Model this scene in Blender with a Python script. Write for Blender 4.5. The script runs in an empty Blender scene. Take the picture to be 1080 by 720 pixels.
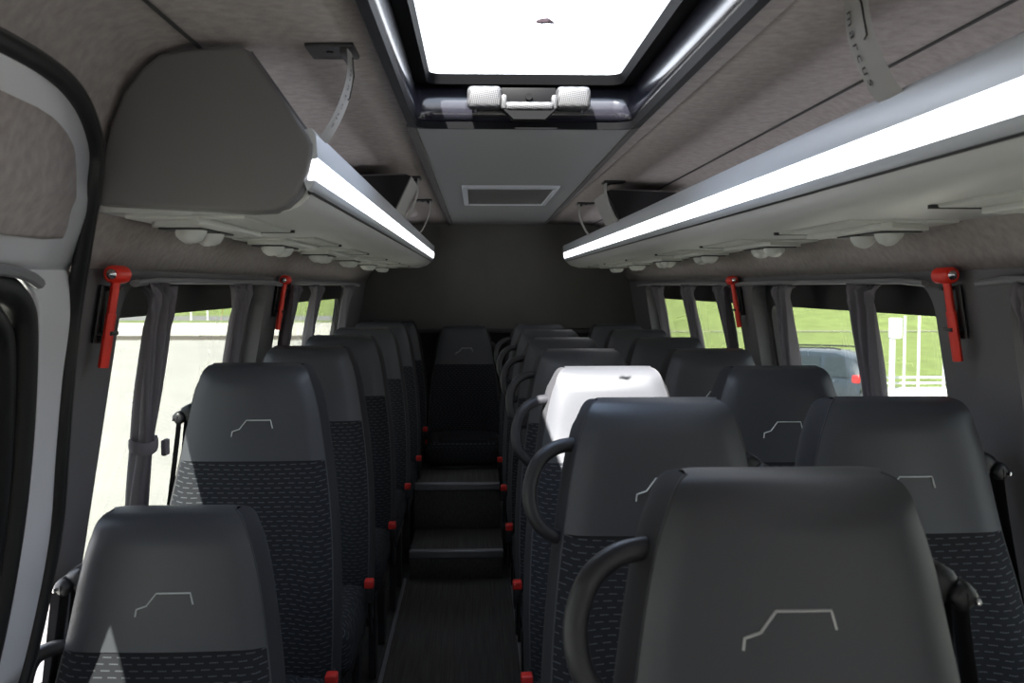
import bpy, bmesh, math, random
from mathutils import Vector, Matrix
random.seed(7)
S = bpy.context.scene
COL = S.collection
ZC = 1.37            # camera height above the cabin floor
XC = 0.138           # van centre line (camera stands at x = 0)
F = 1060.0           # focal length in pixels of the 1080 px frame

# ------------------------------------------------------------------ camera
cam_d = bpy.data.cameras.new('camera'); cam = bpy.data.objects.new('camera', cam_d); COL.objects.link(cam)
cam_d.sensor_width = 22.3; cam_d.lens = 22.3 * F / 1080
yaw = math.atan(38 / F); pitch = math.atan(58 / F)
cam.location = (0, 0, ZC); cam.rotation_euler = (math.pi / 2 - pitch, 0, -yaw)
cam_d.clip_start = 0.02; cam_d.clip_end = 2000
cam_d.dof.use_dof = True; cam_d.dof.focus_distance = 2.7; cam_d.dof.aperture_fstop = 5.6
S.camera = cam
ROT = cam.rotation_euler.to_matrix()
def ray(px, py):
    return ROT @ Vector(((px - 540) / F, -(py - 360) / F, -1))

# ------------------------------------------------------------------ helpers
def tag(o, label=None, cat=None, group=None, kind=None):
    if label: o['label'] = label
    if cat: o['category'] = cat
    if group: o['group'] = group
    if kind: o['kind'] = kind
    return o
def empty(name, loc=(0, 0, 0), rz=0, label=None, cat=None, group=None, kind=None):
    o = bpy.data.objects.new(name, None); COL.objects.link(o)
    o.empty_display_size = 0.05
    o.location = loc; o.rotation_euler = (0, 0, rz)
    return tag(o, label, cat, group, kind)
def build(name, bm, mat, parent=None, smooth=True, angle=40, solid=0, solid_off=0):
    me = bpy.data.meshes.new(name)
    bm.normal_update(); bm.to_mesh(me); bm.free()
    if mat: me.materials.append(mat)
    o = bpy.data.objects.new(name, me); COL.objects.link(o)
    if parent: o.parent = parent
    if smooth:
        me.shade_smooth()
        if angle:
            me.set_sharp_from_angle(angle=math.radians(angle))
    if solid:
        m = o.modifiers.new('thickness', 'SOLIDIFY'); m.thickness = solid; m.offset = solid_off
    return o
def BM(): return bmesh.new()
def rbox(bm, c, s, r=0.0, seg=3, rot=None):
    M = Matrix.Translation(Vector(c))
    if rot is not None: M = M @ rot.to_4x4()
    res = bmesh.ops.create_cube(bm, size=1, matrix=M @ Matrix.Diagonal((s[0], s[1], s[2], 1)))
    if r > 0:
        vs = set(res['verts']); es = [e for e in bm.edges if e.verts[0] in vs and e.verts[1] in vs]
        bmesh.ops.bevel(bm, geom=es, offset=min(r, min(s) * 0.49), segments=seg, profile=0.5, affect='EDGES')
def tube(bm, pts, r, n=10, closed=False, flat=None, up=None):
    """flat = (width, height) makes a rounded ribbon"""
    pts = [Vector(p) for p in pts]; N = len(pts); rings = []; prev = None
    for i, p in enumerate(pts):
        a = pts[(i - 1) % N] if (closed or i > 0) else p
        b = pts[(i + 1) % N] if (closed or i < N - 1) else p
        t = (b - a).normalized()
        if up is not None: u = Vector(up)
        elif prev is None: u = Vector((0, 0, 1)) if abs(t.z) < .9 else Vector((1, 0, 0))
        else: u = prev
        u = (u - t * u.dot(t)).normalized(); prev = u; v = t.cross(u)
        rr = r[i] if isinstance(r, (list, tuple)) else r
        ring = []
        for k in range(n):
            an = 2 * math.pi * k / n
            if flat: q = p + u * math.cos(an) * flat[0] / 2 + v * math.sin(an) * flat[1] / 2
            else: q = p + (u * math.cos(an) + v * math.sin(an)) * rr
            ring.append(bm.verts.new(q))
        rings.append(ring)
    M = N if closed else N - 1
    for i in range(M):
        A, B = rings[i], rings[(i + 1) % N]
        for k in range(n): bm.faces.new((A[k], A[(k + 1) % n], B[(k + 1) % n], B[k]))
    if not closed:
        bm.faces.new(list(reversed(rings[0]))); bm.faces.new(rings[-1])
def cyl(bm, a, b, r, n=20, r2=None):
    tube(bm, [a, b], [r, r if r2 is None else r2], n)
def prism(bm, poly, axis, a, b):
    """extrude a polygon (2D list) along an axis; axis 'y' -> poly is (x,z), 'x' -> (y,z), 'z' -> (x,y)"""
    def P(p, t):
        return {'y': (p[0], t, p[1]), 'x': (t, p[0], p[1]), 'z': (p[0], p[1], t)}[axis]
    A = [bm.verts.new(P(p, a)) for p in poly]; B = [bm.verts.new(P(p, b)) for p in poly]
    n = len(poly)
    for i in range(n): bm.faces.new((A[i], A[(i + 1) % n], B[(i + 1) % n], B[i]))
    bm.faces.new(list(reversed(A))); bm.faces.new(B)
    bmesh.ops.recalc_face_normals(bm, faces=bm.faces[:])
def strip(bm, rows):
    """grid of points -> quads"""
    R = [[bm.verts.new(p) for p in r] for r in rows]
    for i in range(len(R) - 1):
        for k in range(len(R[i]) - 1):
            bm.faces.new((R[i][k], R[i][k + 1], R[i + 1][k + 1], R[i + 1][k]))
    return R
def lerp_tab(tab, z, col=1):
    """tab: rows sorted ascending in column 0"""
    if z <= tab[0][0]: return tab[0][col]
    for a, b in zip(tab, tab[1:]):
        if z <= b[0]:
            t = (z - a[0]) / (b[0] - a[0]); return a[col] + (b[col] - a[col]) * t
    return tab[-1][col]
def smooth_tab(tab, z, col):
    """cubic Hermite interpolation with finite differences"""
    n = len(tab)
    if z <= tab[0][0]: return tab[0][col]
    if z >= tab[-1][0]: return tab[-1][col]
    for i in range(n - 1):
        if z <= tab[i + 1][0]:
            h = tab[i + 1][0] - tab[i][0]; t = (z - tab[i][0]) / h
            def d(j):
                if j == 0: return (tab[1][col] - tab[0][col]) / (tab[1][0] - tab[0][0])
                if j == n - 1: return (tab[-1][col] - tab[-2][col]) / (tab[-1][0] - tab[-2][0])
                s0 = (tab[j][col] - tab[j - 1][col]) / (tab[j][0] - tab[j - 1][0]); s1 = (tab[j + 1][col] - tab[j][col]) / (tab[j + 1][0] - tab[j][0])
                return 0 if s0 * s1 <= 0 else 2 * s0 * s1 / (s0 + s1)
            m0, m1 = d(i) * h, d(i + 1) * h
            return (2*t**3-3*t*t+1)*tab[i][col] + (t**3-2*t*t+t)*m0 + (-2*t**3+3*t*t)*tab[i+1][col] + (t**3-t*t)*m1
def copy_tree(o, parent=None):
    c = o.copy(); COL.objects.link(c)
    if parent: c.parent = parent
    for ch in list(o.children): copy_tree(ch, c)
    return c

# ------------------------------------------------------------------ materials
def new_mat(name):
    m = bpy.data.materials.new(name); m.use_nodes = True
    nt = m.node_tree; return m, nt, nt.nodes['Principled BSDF']
def plain(name, col, rough=0.6, metal=0.0, spec=0.5, coat=0.0, bump=0.0, bscale=300, var=0.0, vscale=8):
    m, nt, b = new_mat(name)
    b.inputs['Base Color'].default_value = (*col, 1); b.inputs['Roughness'].default_value = rough
    b.inputs['Metallic'].default_value = metal; b.inputs['Specular IOR Level'].default_value = spec
    b.inputs['Coat Weight'].default_value = coat
    tc = nt.nodes.new('ShaderNodeTexCoord')
    if var > 0:
        n = nt.nodes.new('ShaderNodeTexNoise'); n.inputs['Scale'].default_value = vscale; n.inputs['Detail'].default_value = 6
        nt.links.new(tc.outputs['Object'], n.inputs['Vector'])
        r = nt.nodes.new('ShaderNodeMapRange'); r.inputs['To Min'].default_value = 1 - var; r.inputs['To Max'].default_value = 1 + var
        nt.links.new(n.outputs['Fac'], r.inputs['Value'])
        r.inputs['From Min'].default_value = .3; r.inputs['From Max'].default_value = .7
        v = nt.nodes.new('ShaderNodeVectorMath'); v.operation = 'SCALE'; v.inputs[0].default_value = col
        nt.links.new(r.outputs['Result'], v.inputs['Scale']); nt.links.new(v.outputs['Vector'], b.inputs['Base Color'])
    if bump > 0:
        n2 = nt.nodes.new('ShaderNodeTexNoise'); n2.inputs['Scale'].default_value = bscale; n2.inputs['Detail'].default_value = 3
        nt.links.new(tc.outputs['Object'], n2.inputs['Vector'])
        bp = nt.nodes.new('ShaderNodeBump'); bp.inputs['Strength'].default_value = bump; bp.inputs['Distance'].default_value = 0.002
        nt.links.new(n2.outputs['Fac'], bp.inputs['Height']); nt.links.new(bp.outputs['Normal'], b.inputs['Normal'])
    return m
def emit(name, col, strength):
    m, nt, b = new_mat(name)
    b.inputs['Base Color'].default_value = (.8, .8, .8, 1)
    b.inputs['Emission Color'].default_value = (*col, 1); b.inputs['Emission Strength'].default_value = strength
    return m
def glass(name, tint, refl=1.0):
    m = bpy.data.materials.new(name); m.use_nodes = True; nt = m.node_tree
    for n in list(nt.nodes): nt.nodes.remove(n)
    out = nt.nodes.new('ShaderNodeOutputMaterial'); mix = nt.nodes.new('ShaderNodeMixShader')
    t = nt.nodes.new('ShaderNodeBsdfTransparent'); t.inputs['Color'].default_value = (*tint, 1)
    g = nt.nodes.new('ShaderNodeBsdfGlossy'); g.inputs['Roughness'].default_value = 0.0; g.inputs['Color'].default_value = (refl, refl, refl, 1)
    fr = nt.nodes.new('ShaderNodeFresnel')
    ge = nt.nodes.new('ShaderNodeNewGeometry'); mr = nt.nodes.new('ShaderNodeMapRange')
    mr.inputs['To Min'].default_value = 1.45; mr.inputs['To Max'].default_value = 1 / 1.45      # a thin pane reflects alike from both faces
    nt.links.new(ge.outputs['Backfacing'], mr.inputs['Value']); nt.links.new(mr.outputs['Result'], fr.inputs['IOR'])
    nt.links.new(fr.outputs['Fac'], mix.inputs['Fac']); nt.links.new(t.outputs[0], mix.inputs[1]); nt.links.new(g.outputs[0], mix.inputs[2])
    nt.links.new(mix.outputs[0], out.inputs['Surface'])
    return m
def cloth_translucent(name, col, tcol, w):
    m, nt, b = new_mat(name)
    b.inputs['Base Color'].default_value = (*col, 1); b.inputs['Roughness'].default_value = .9; b.inputs['Specular IOR Level'].default_value = .15
    out = nt.nodes['Material Output']; t = nt.nodes.new('ShaderNodeBsdfTranslucent'); t.inputs['Color'].default_value = (*tcol, 1)
    mx = nt.nodes.new('ShaderNodeMixShader'); mx.inputs['Fac'].default_value = w
    nt.links.new(b.outputs[0], mx.inputs[1]); nt.links.new(t.outputs[0], mx.inputs[2]); nt.links.new(mx.outputs[0], out.inputs['Surface'])
    return m
def seat_fabric():
    """dark weave with rows of short pale dashes"""
    m, nt, b = new_mat('seat_fabric')
    def math_(op, a, c=None, d=None):
        n = nt.nodes.new('ShaderNodeMath'); n.operation = op
        for i, v in enumerate((a, c, d)):
            if v is None: continue
            if isinstance(v, (int, float)): n.inputs[i].default_value = v
            else: nt.links.new(v, n.inputs[i])
        return n.outputs[0]
    tc = nt.nodes.new('ShaderNodeTexCoord'); sx = nt.nodes.new('ShaderNodeSeparateXYZ'); nt.links.new(tc.outputs['Object'], sx.inputs[0])
    yz = math_('SUBTRACT', sx.outputs['Z'], math_('MULTIPLY', sx.outputs['Y'], 0.35))
    v = math_('DIVIDE', yz, 0.0098); row = math_('FLOOR', v); fv = math_('FRACT', v)
    wn = nt.nodes.new('ShaderNodeTexWhiteNoise'); wn.noise_dimensions = '1D'; nt.links.new(row, wn.inputs['W'])
    u = math_('ADD', math_('DIVIDE', sx.outputs['X'], 0.025), math_('ADD', math_('MULTIPLY', row, 0.5), math_('MULTIPLY', wn.outputs['Value'], 0.35)))
    fu = math_('FRACT', u)
    d1 = math_('MULTIPLY', math_('LESS_THAN', fu, 0.62), math_('MULTIPLY', math_('GREATER_THAN', fv, 0.40), math_('LESS_THAN', fv, 0.60)))
    # broken thread inside dash
    d1 = math_('MULTIPLY', d1, math_('ADD', 0.55, math_('MULTIPLY', math_('GREATER_THAN', math_('FRACT', math_('DIVIDE', sx.outputs['X'], 0.0045)), 0.3), 0.45)))
    mix = nt.nodes.new('ShaderNodeMix'); mix.data_type = 'RGBA'
    mix.inputs['A'].default_value = (0.021, 0.022, 0.026, 1); mix.inputs['B'].default_value = (0.085, 0.089, 0.098, 1)
    nt.links.new(d1, mix.inputs['Factor'])
    nt.links.new(mix.outputs['Result'], b.inputs['Base Color'])
    b.inputs['Roughness'].default_value = .9; b.inputs['Specular IOR Level'].default_value = .2
    bp = nt.nodes.new('ShaderNodeBump'); bp.inputs['Strength'].default_value = .3; bp.inputs['Distance'].default_value = .001
    nt.links.new(d1, bp.inputs['Height']); nt.links.new(bp.outputs['Normal'], b.inputs['Normal'])
    return m
def floor_mat():
    m, nt, b = new_mat('floor_vinyl')
    tc = nt.nodes.new('ShaderNodeTexCoord'); mp = nt.nodes.new('ShaderNodeMapping'); mp.inputs['Scale'].default_value = (160, 3, 40)
    n = nt.nodes.new('ShaderNodeTexNoise'); n.inputs['Scale'].default_value = 1; n.inputs['Detail'].default_value = 4
    r = nt.nodes.new('ShaderNodeValToRGB'); r.color_ramp.elements[0].position = .3; r.color_ramp.elements[1].position = .75
    r.color_ramp.elements[0].color = (.040, .037, .035, 1); r.color_ramp.elements[1].color = (.115, .108, .102, 1)
    nt.links.new(tc.outputs['Object'], mp.inputs['Vector']); nt.links.new(mp.outputs['Vector'], n.inputs['Vector'])
    nt.links.new(n.outputs['Fac'], r.inputs['Fac']); nt.links.new(r.outputs['Color'], b.inputs['Base Color'])
    b.inputs['Roughness'].default_value = .55
    return m
def grid_mat(name, dark, light, sx, sy, axis=('X', 'Z'), rough=.4, metal=0.0):
    """fine knurl / perforation dots"""
    m, nt, b = new_mat(name)
    tc = nt.nodes.new('ShaderNodeTexCoord'); mp = nt.nodes.new('ShaderNodeMapping'); mp.inputs['Scale'].default_value = (sx, sx, sy); mp.inputs['Rotation'].default_value = (0, math.radians(35), 0)
    ck = nt.nodes.new('ShaderNodeTexChecker'); ck.inputs['Scale'].default_value = 1
    ck.inputs['Color1'].default_value = (*dark, 1); ck.inputs['Color2'].default_value = (*light, 1)
    nt.links.new(tc.outputs['Object'], mp.inputs['Vector']); nt.links.new(mp.outputs['Vector'], ck.inputs['Vector']); nt.links.new(ck.outputs['Color'], b.inputs['Base Color'])
    b.inputs['Roughness'].default_value = rough; b.inputs['Metallic'].default_value = metal
    return m

M = {}
M['leather'] = plain('seat_leather', (.049, .051, .058), .37, spec=.5, bump=.12, bscale=900)
M['fabric'] = seat_fabric()
M['gusset'] = plain('seat_side_fabric', (.030, .030, .034), .85, spec=.25, bump=.3, bscale=700)
M['piping'] = plain('seat_piping', (.045, .045, .05), .7)
M['thread'] = plain('silver_embroidery', (.58, .59, .58), .5)
M['black'] = plain('black_plastic', (.014, .014, .016), .42)
M['black_soft'] = plain('black_rubber', (.010, .010, .011), .55, bump=.2, bscale=250)
M['webbing'] = plain('belt_webbing', (.018, .018, .020), .7, bump=.2, bscale=600)
M['grip'] = plain('grab_handle_plastic', (.020, .020, .024), .45, bump=.1, bscale=800)
M['red'] = plain('red_plastic', (.85, .030, .014), .38)
M['bred'] = plain('buckle_red', (.62, .025, .020), .4)
M['chrome'] = plain('chrome', (.75, .75, .76), .18, metal=1)
M['felt'] = plain('headliner_felt', (.37, .334, .322), .95, spec=.1, bump=.5, bscale=260, var=.13, vscale=55)
M['panel'] = plain('ceiling_panel_grey', (.235, .24, .24), .6, spec=.3)
M['rear'] = plain('rear_panel_grey', (.11, .106, .100), .7, spec=.3, bump=.2, bscale=500, var=.05)
M['trim'] = plain('window_surround_plastic', (.135, .131, .138), .6, spec=.35, bump=.1, bscale=600)
M['trimdark'] = plain('window_frame_black', (.010, .010, .011), .4)
M['rail'] = plain('grey_rail', (.22, .22, .23), .45)
M['curtain'] = cloth_translucent('curtain_cloth', (.25, .235, .26), (.34, .31, .34), .35)
M['white'] = plain('white_paint', (.80, .80, .84), .28, coat=.4)
M['rackgrey'] = plain('rack_grey_plastic', (.62, .62, .61), .42, spec=.4, bump=.05, bscale=900)
M['alu'] = plain('rack_aluminium', (.62, .645, .69), .40, metal=.25)
M['led'] = emit('led_strip', (.93, .94, 1.0), 5.0)
M['psu'] = plain('service_panel_plastic', (.58, .59, .56), .5)
M['knob'] = plain('nozzle_plastic', (.62, .63, .60), .45)
M['capleather'] = plain('rack_cap_leatherette', (.165, .160, .160), .5, spec=.4, bump=.15, bscale=700)
M['strap'] = plain('strap_grey', (.33, .32, .31), .55)
M['ink'] = plain('dark_print', (.03, .03, .03), .6)
M['dkfelt'] = plain('dark_divider_felt', (.035, .033, .036), .95, spec=.1)
M['floor'] = floor_mat()
M['nosing'] = plain('nosing_aluminium', (.42, .42, .45), .38, metal=.6)
M['hatchblack'] = plain('hatch_plastic', (.003, .003, .0035), .6, spec=.08)
M['hatchside'] = plain('hatch_well_plastic', (.012, .012, .017), .20, spec=.8)
M['knurl'] = grid_mat('knurled_grey', (.012, .012, .013), (.075, .075, .078), 330, 330)
M['mesh'] = grid_mat('vent_mesh', (.05, .05, .05), (.17, .17, .165), 260, 260)
M['glass'] = glass('tinted_window_glass', (.23, .243, .232))
M['hatchglass'] = glass('hatch_glass', (.92, .93, .94))
M['sideglass'] = glass('cab_side_glass', (.27, .275, .27))
M['windscreen'] = glass('windscreen_glass', (.05, .053, .052))
M['asphalt'] = plain('pale_asphalt', (.32, .305, .27), .9, var=.06, vscale=.6)  # the asphalt's own pale warm tone
M['pave'] = plain('pale_paving', (.45, .42, .36), .9, var=.05, vscale=1)
M['kerb'] = plain('kerb_stone', (.10, .09, .075), .9)
M['grass'] = plain('grass_lawn', (.165, .205, .068), .95, spec=.1, var=.22, vscale=.9)
M['farroad'] = plain('grey_road', (.16, .155, .15), .9)
M['carpaint'] = plain('car_paint_dark_blue', (.022, .033, .045), .22, coat=.8)
M['carglass'] = plain('car_glass', (.02, .028, .032), .08, spec=.8)
M['tyre'] = plain('tyre_rubber', (.02, .02, .02), .8)
M['rim'] = plain('alloy_rim', (.62, .62, .62), .35, metal=.3)
M['lampred'] = plain('tail_lamp_red', (.7, .03, .03), .2)
M['whitemetal'] = plain('white_painted_metal', (.75, .76, .76), .5)
M['concrete'] = plain('white_concrete', (.72, .70, .66), .85)

# ------------------------------------------------------------------ body section
# half width u of the cabin at height z (relative to the camera)
WALL = [(-1.40, .955), (-.75, .955), (.03, .822), (.13, .745), (.20, .730), (.315, .690), (.365, .640), (.383, .58), (.39, .28)]
def uw(zr): return lerp_tab(WALL, zr)
def wall_pt(px, py, side, inset=0.0):
    """point where the view ray of a photo pixel meets the left / right cabin wall"""
    d = ray(px, py); lo = None
    t = 0.2; 
    while t < 9:
        p = d * t; u = (p.x - XC) * side
        if u >= uw(p.z) - inset: break
        t += 0.004
    return Vector((d.x * t, d.y * t, d.z * t + ZC))
def wx(side, zw, inset=0.0):          # x of the wall at world height
    return XC + side * (uw(zw - ZC) - inset)

YF, YR = -0.55, 6.27       # roof start, rear wall
HX0, HX1, HY0, HY1 = -.142, .372, 1.17, 2.42   # hatch cut-out in the roof

# ceiling (felt) : two side shells
for side, nm in ((-1, 'ceiling'), (1, 'ceiling')):
    bm = BM()
    prof = [(.28, .39), (.43, .387), (.58, .381), (.615, .374), (.645, .362), (.67, .342), (.69, .315), (.712, .26), (.728, .205), (.738, .16), (.748, .125), (.785, .08), (.822, .03)]
    y0 = YF
    rows = []
    for y in [y0, .4, 1.0, 1.8, 3, 4.2, 5.4, YR + .09]:
        rows.append([(XC + side * u, y, z + ZC) for u, z in prof])
    strip(bm, rows)
    if side < 0: # near the door the shell above the door opening is the same shell
        pass
    bmesh.ops.recalc_face_normals(bm, faces=bm.faces[:])
    o = build('ceiling' if side < 0 else 'ceiling_felt', bm, M['felt'], angle=60, solid=.012, solid_off=1)
    tag(o, kind='structure')
# stitched seam lines in the felt
for side in (-1, 1):
    bm = BM()
    tube(bm, [(XC + side * .575, YF, .378 + ZC), (XC + side * .575, YR, .378 + ZC)], .003, 6)
    tag(build('trim_1' if side < 0 else 'trim_2', bm, M['ink']), kind='structure')
# smooth centre panel with the hatch opening
bm = BM()
th = .02
rbox(bm, (XC, (YF + HY0) / 2, ZC + .385 + th / 2), (.57, HY0 - YF, th), .004, 2)
prism(bm, [(XC - .285, HY1), (.384, HY1), (.424, YR), (XC - .285, YR)], 'z', ZC + .385, ZC + .405)
tag(build('ceiling_panel', bm, M['panel']), kind='structure')
for side in (-1, 1):
    bm = BM()
    if side < 0: rbox(bm, (XC - .292, (YR + HY1) / 2, ZC + .383), (.022, YR - HY1, .012), .004, 2)
    else: prism(bm, [(.380, HY1 - .02), (.394, HY1 - .02), (.436, YR), (.420, YR)], 'z', ZC + .380, ZC + .389)
    tag(build('trim_3' if side < 0 else 'trim_4', bm, plain('panel_edge', (.09, .085, .085), .8)), kind='structure')

bm = BM()
prism(bm, [(.374, HY0), (.432, HY0), (.432, YR), (.424, YR), (.384, HY1), (.374, HY1)], 'z', ZC + .3855, ZC + .405)
tag(build('ceiling_felt_edge', bm, M['felt'], smooth=False), kind='structure')

# floor
bm = BM(); rbox(bm, (XC, 2.6, -.03), (1.93, 7.6, .06)); tag(build('floor', bm, M['floor'], smooth=False), kind='structure')
# aisle edge trims
for x in (-.334, .163):
    bm = BM(); rbox(bm, (x, 2.4, .004), (.014, 4.5, .010), .003, 2)
    tag(build('trim_5' if x < 0 else 'trim_6', bm, M['nosing']), kind='structure')
# steps at the rear of the aisle
st1 = empty('rear_step', (-.094, 4.65, 0), 0, 'lower aisle step with a silver nosing and a dark grille in its riser', 'step')
bm = BM(); rbox(bm, (0, .225, .066), (.44, .44, .132), .004, 2); build('tread', bm, M['floor'], st1)
bm = BM(); rbox(bm, (0, .012, .130), (.44, .036, .016), .005, 2); rbox(bm, (0, .006, .118), (.44, .012, .03), .003, 2); build('nosing', bm, M['nosing'], st1)
bm = BM()
rbox(bm, (0, .016, .052), (.30, .012, .085), .004, 2)
for k in range(7): rbox(bm, (0, .009, .018 + k * .0115), (.29, .006, .004))
build('vent_grille', bm, M['black'], st1)
st2 = empty('rear_platform', (-.100, 5.1, 0), 0, 'upper dark platform under the rear seats with a silver nosing', 'step')
bm = BM(); rbox(bm, (0, .585, .18), (.44, 1.15, .36), .004, 2); build('tread', bm, M['floor'], st2)
bm = BM(); rbox(bm, (0, .012, .358), (.44, .036, .016), .005, 2); rbox(bm, (0, .004, .346), (.44, .014, .03), .003, 2); build('nosing', bm, M['nosing'], st2)

# rear wall: upper grey panel above a set-back dark lower wall
bm = BM()
outline = [(XC + s * (u + .04), z + ZC + (.03 if z > .3 else 0)) for s, u, z in [(-1, .86, -.28), (-1, .822, .03), (-1, .748, .125), (-1, .728, .205), (-1, .69, .315), (-1, .645, .362), (-1, .58, .385), (-1, .28, .395),
            (1, .28, .395), (1, .58, .385), (1, .645, .362), (1, .69, .315), (1, .728, .205), (1, .748, .125), (1, .822, .03), (1, .86, -.28)]]
prism(bm, outline, 'y', YR, YR + .10)
tag(build('wall_back', bm, M['rear'], smooth=False), kind='structure')
bm = BM(); rbox(bm, (XC, YR + .13, .55), (2.0, .06, 1.3)); tag(build('wall_back_lower', bm, plain('rear_lower_dark', (.016, .016, .017), .8), smooth=False), kind='structure')
bm = BM(); rbox(bm, (XC, YR - .01, 1.095), (1.66, .05, .025), .008, 3); tag(build('trim_7', bm, plain('rear_ledge', (.03, .03, .03), .6)), kind='structure')
# grey plates: light in small rear door openings, put into the colour
for i, (px, w) in enumerate(((488, .030), (571, .075))):
    d = ray(px, 356); t = (YR + .09) / d.y
    bm = BM(); rbox(bm, (d.x * t, YR + .09, d.z * t + ZC), (w, .02, .055), .006, 2)
    tag(build('opening_light_plate', bm, plain('opening_light_grey', (.13, .13, .14), .6)), ('small' if i == 0 else 'wide') + ' grey plate painted as a lit opening low on the rear wall right of the middle rear seat', 'opening')

# ------------------------------------------------------------------ side walls with window openings
def rrect(y0, y1, z0, z1, r, n=6):
    """rounded rectangle, r = (r at y0z0, y1z0, y1z1, y0z1)"""
    pts = []
    for (cy, cz, a0, rr) in ((y0 + r[0], z0 + r[0], 180, r[0]), (y1 - r[1], z0 + r[1], 270, r[1]), (y1 - r[2], z1 - r[2], 0, r[2]), (y0 + r[3], z1 - r[3], 90, r[3])):
        for k in range(n + 1):
            a = math.radians(a0 + 90 * k / n); pts.append((cy + rr * math.cos(a), cz + rr * math.sin(a)))
    return pts
def sheet(outer, holes, side, inset, mat, name, thick, parent=None):
    """flat wall sheet with holes, laid on the (leaning) cabin wall plane"""
    bm = BM(); edges = []
    for loop in [outer] + holes:
        vs = [bm.verts.new((0, p[0], p[1])) for p in loop]
        for i in range(len(vs)): edges.append(bm.edges.new((vs[i], vs[(i + 1) % len(vs)])))
    bmesh.ops.triangle_fill(bm, edges=edges, use_beauty=True, use_dissolve=False, normal=(1, 0, 0))
    for v in bm.verts: v.co.x = wx(side, v.co.z, inset)
    bm.normal_update()
    for f in bm.faces:
        if f.normal.x * side > 0: f.normal_flip()
    o = build(name, bm, mat, parent, smooth=False, solid=thick, solid_off=-1)
    return o
Z0, Z1 = ZC - .75, ZC + .028           # sill line, header line
WIN = {-1: [(2.0, 3.36), (3.60, 5.60)], 1: [(.75, 1.80), (2.10, 3.52), (3.72, 5.72)]}
wn = 1
for side, nm in ((-1, 'left'), (1, 'right')):
    ystart = 1.60 if side < 0 else .45
    holes = []
    for (a, b) in WIN[side]:
        holes.append(rrect(a, b, Z0 + .04, Z1 - .022, (.08, .08, .07, .07)))
    outer = [(ystart, Z0), (YR + .08, Z0), (YR + .08, Z1 + .004), (ystart, Z1 + .004)]
    if side < 0:
        # the edge beside the door follows the door seal
        outer = [(1.88, Z0), (YR + .08, Z0), (YR + .08, Z1 + .004), (1.725, Z1 + .004), (1.745, ZC - .1), (1.79, ZC - .3), (1.85, ZC - .5)]
    w = sheet(outer, holes, side, 0.0, M['trim'], 'wall_' + nm, .05)
    tag(w, kind='structure')
    # lower wall
    bm = BM(); rbox(bm, (XC + side * .985, (YR + .45) / 2, .30), (.06, YR - .45, .66)); tag(build('wall_%s_lower' % nm, bm, M['trim'], smooth=False), kind='structure')
    # windows
    for (a, b) in WIN[side]:
        r = empty('window_%d' % wn, (0, 0, 0)); tag(r, kind='structure')
        lo = rrect(a - .01, b + .01, Z0 + .03, Z1 - .012, (.09, .09, .08, .08))
        li = rrect(a + .035, b - .035, Z0 + .08, Z1 - .095, (.06, .06, .05, .05))
        sheet(lo, [li], side, -.052, M['trimdark'], 'window_frame', .02, r)
        g = sheet(rrect(a, b, Z0 + .04, Z1 - .03, (.08,) * 4), [], side, -.066, M['glass'], 'window_pane', 0, r)
        wn += 1
    # outer body skin strip above the windows, added to bound the sun patches inside
    bm = BM(); prism(bm, [(XC + side * (uw(-.068) + .080), ZC - .068), (XC + side * (uw(-.068) + .130), ZC - .066), (XC + side * .95, ZC + .05), (XC + side * .83, ZC + .14), (XC + side * .80, ZC + .14), (XC + side * .912, ZC + .03)], 'y', -.3, YR + .1)
    tag(build('wall_%s_skin' % nm, bm, M['trimdark'], smooth=False), kind='structure')
    # grey curtain rails
    for i, (a, b) in enumerate(WIN[side]):
        zt = ZC + .012; ins = .022; pts = []
        for k in range(13):
            t = k / 12; y = a - .05 + (b - a + .08) * t
            dz = -.006 * max(0, (abs(t - .5) - .44) / .06) ** 2
            pts.append((wx(side, zt, ins + .012), y, zt + dz))
        bm = BM(); tube(bm, pts, .01, 8, flat=(.014, .018), up=(0, 0, 1))
        for e in (pts[1], pts[6], pts[11]): rbox(bm, (e[0] + side * .012, e[1], e[2]), (.03, .02, .012), .003, 2)
        lab = {(-1, 0): 'grey curtain rail above the large left window beside the side door', (-1, 1): 'grey curtain rail above the rear left window',
               (1, 0): 'grey curtain rail above the window at the right edge of the photo', (1, 1): 'grey curtain rail above the right window that shows the parked car',
               (1, 2): 'grey curtain rail above the rear right window'}[(side, i)]
        tag(build('curtain_rail', bm, M['rail']), lab, 'curtain rail', 'curtain rails above the windows')

# ------------------------------------------------------------------ sliding side door (white) on the left
SEAL = [(-60, 18), (-30, 29), (0, 43), (40, 66), (70, 90), (89, 120), (99, 158), (96, 200), (90, 240), (78, 320), (69, 400), (63, 480), (57, 560), (42, 640), (24, 715), (0, 790)]
sp = [wall_pt(x, y, -1, .020) for x, y in SEAL]
def catmull(P, n=6):
    out = []
    for i in range(len(P) - 1):
        p0, p1, p2, p3 = P[max(i - 1, 0)], P[i], P[i + 1], P[min(i + 2, len(P) - 1)]
        for k in range(n):
            t = k / n
            out.append(.5 * ((2 * p1) + (p2 - p0) * t + (2 * p0 - 5 * p1 + 4 * p2 - p3) * t * t + (3 * p1 - p0 - 3 * p2 + p3) * t ** 3))
    out.append(P[-1]); return out
ztop = sp[0].z
full = [Vector((sp[0].x, -.2, ztop))] + [Vector((sp[0].x, .4, ztop))] + sp + [Vector((wx(-1, .45, .01), sp[-1].y + .02, .40)), Vector((wx(-1, .1, .01), sp[-1].y + .02, .05))]
sm = catmull(full)
bm = BM(); tube(bm, sm, .0125, 10)
door = empty('door_1'); tag(door, kind='structure')
build('door_seal', bm, M['black_soft'], door)
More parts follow.
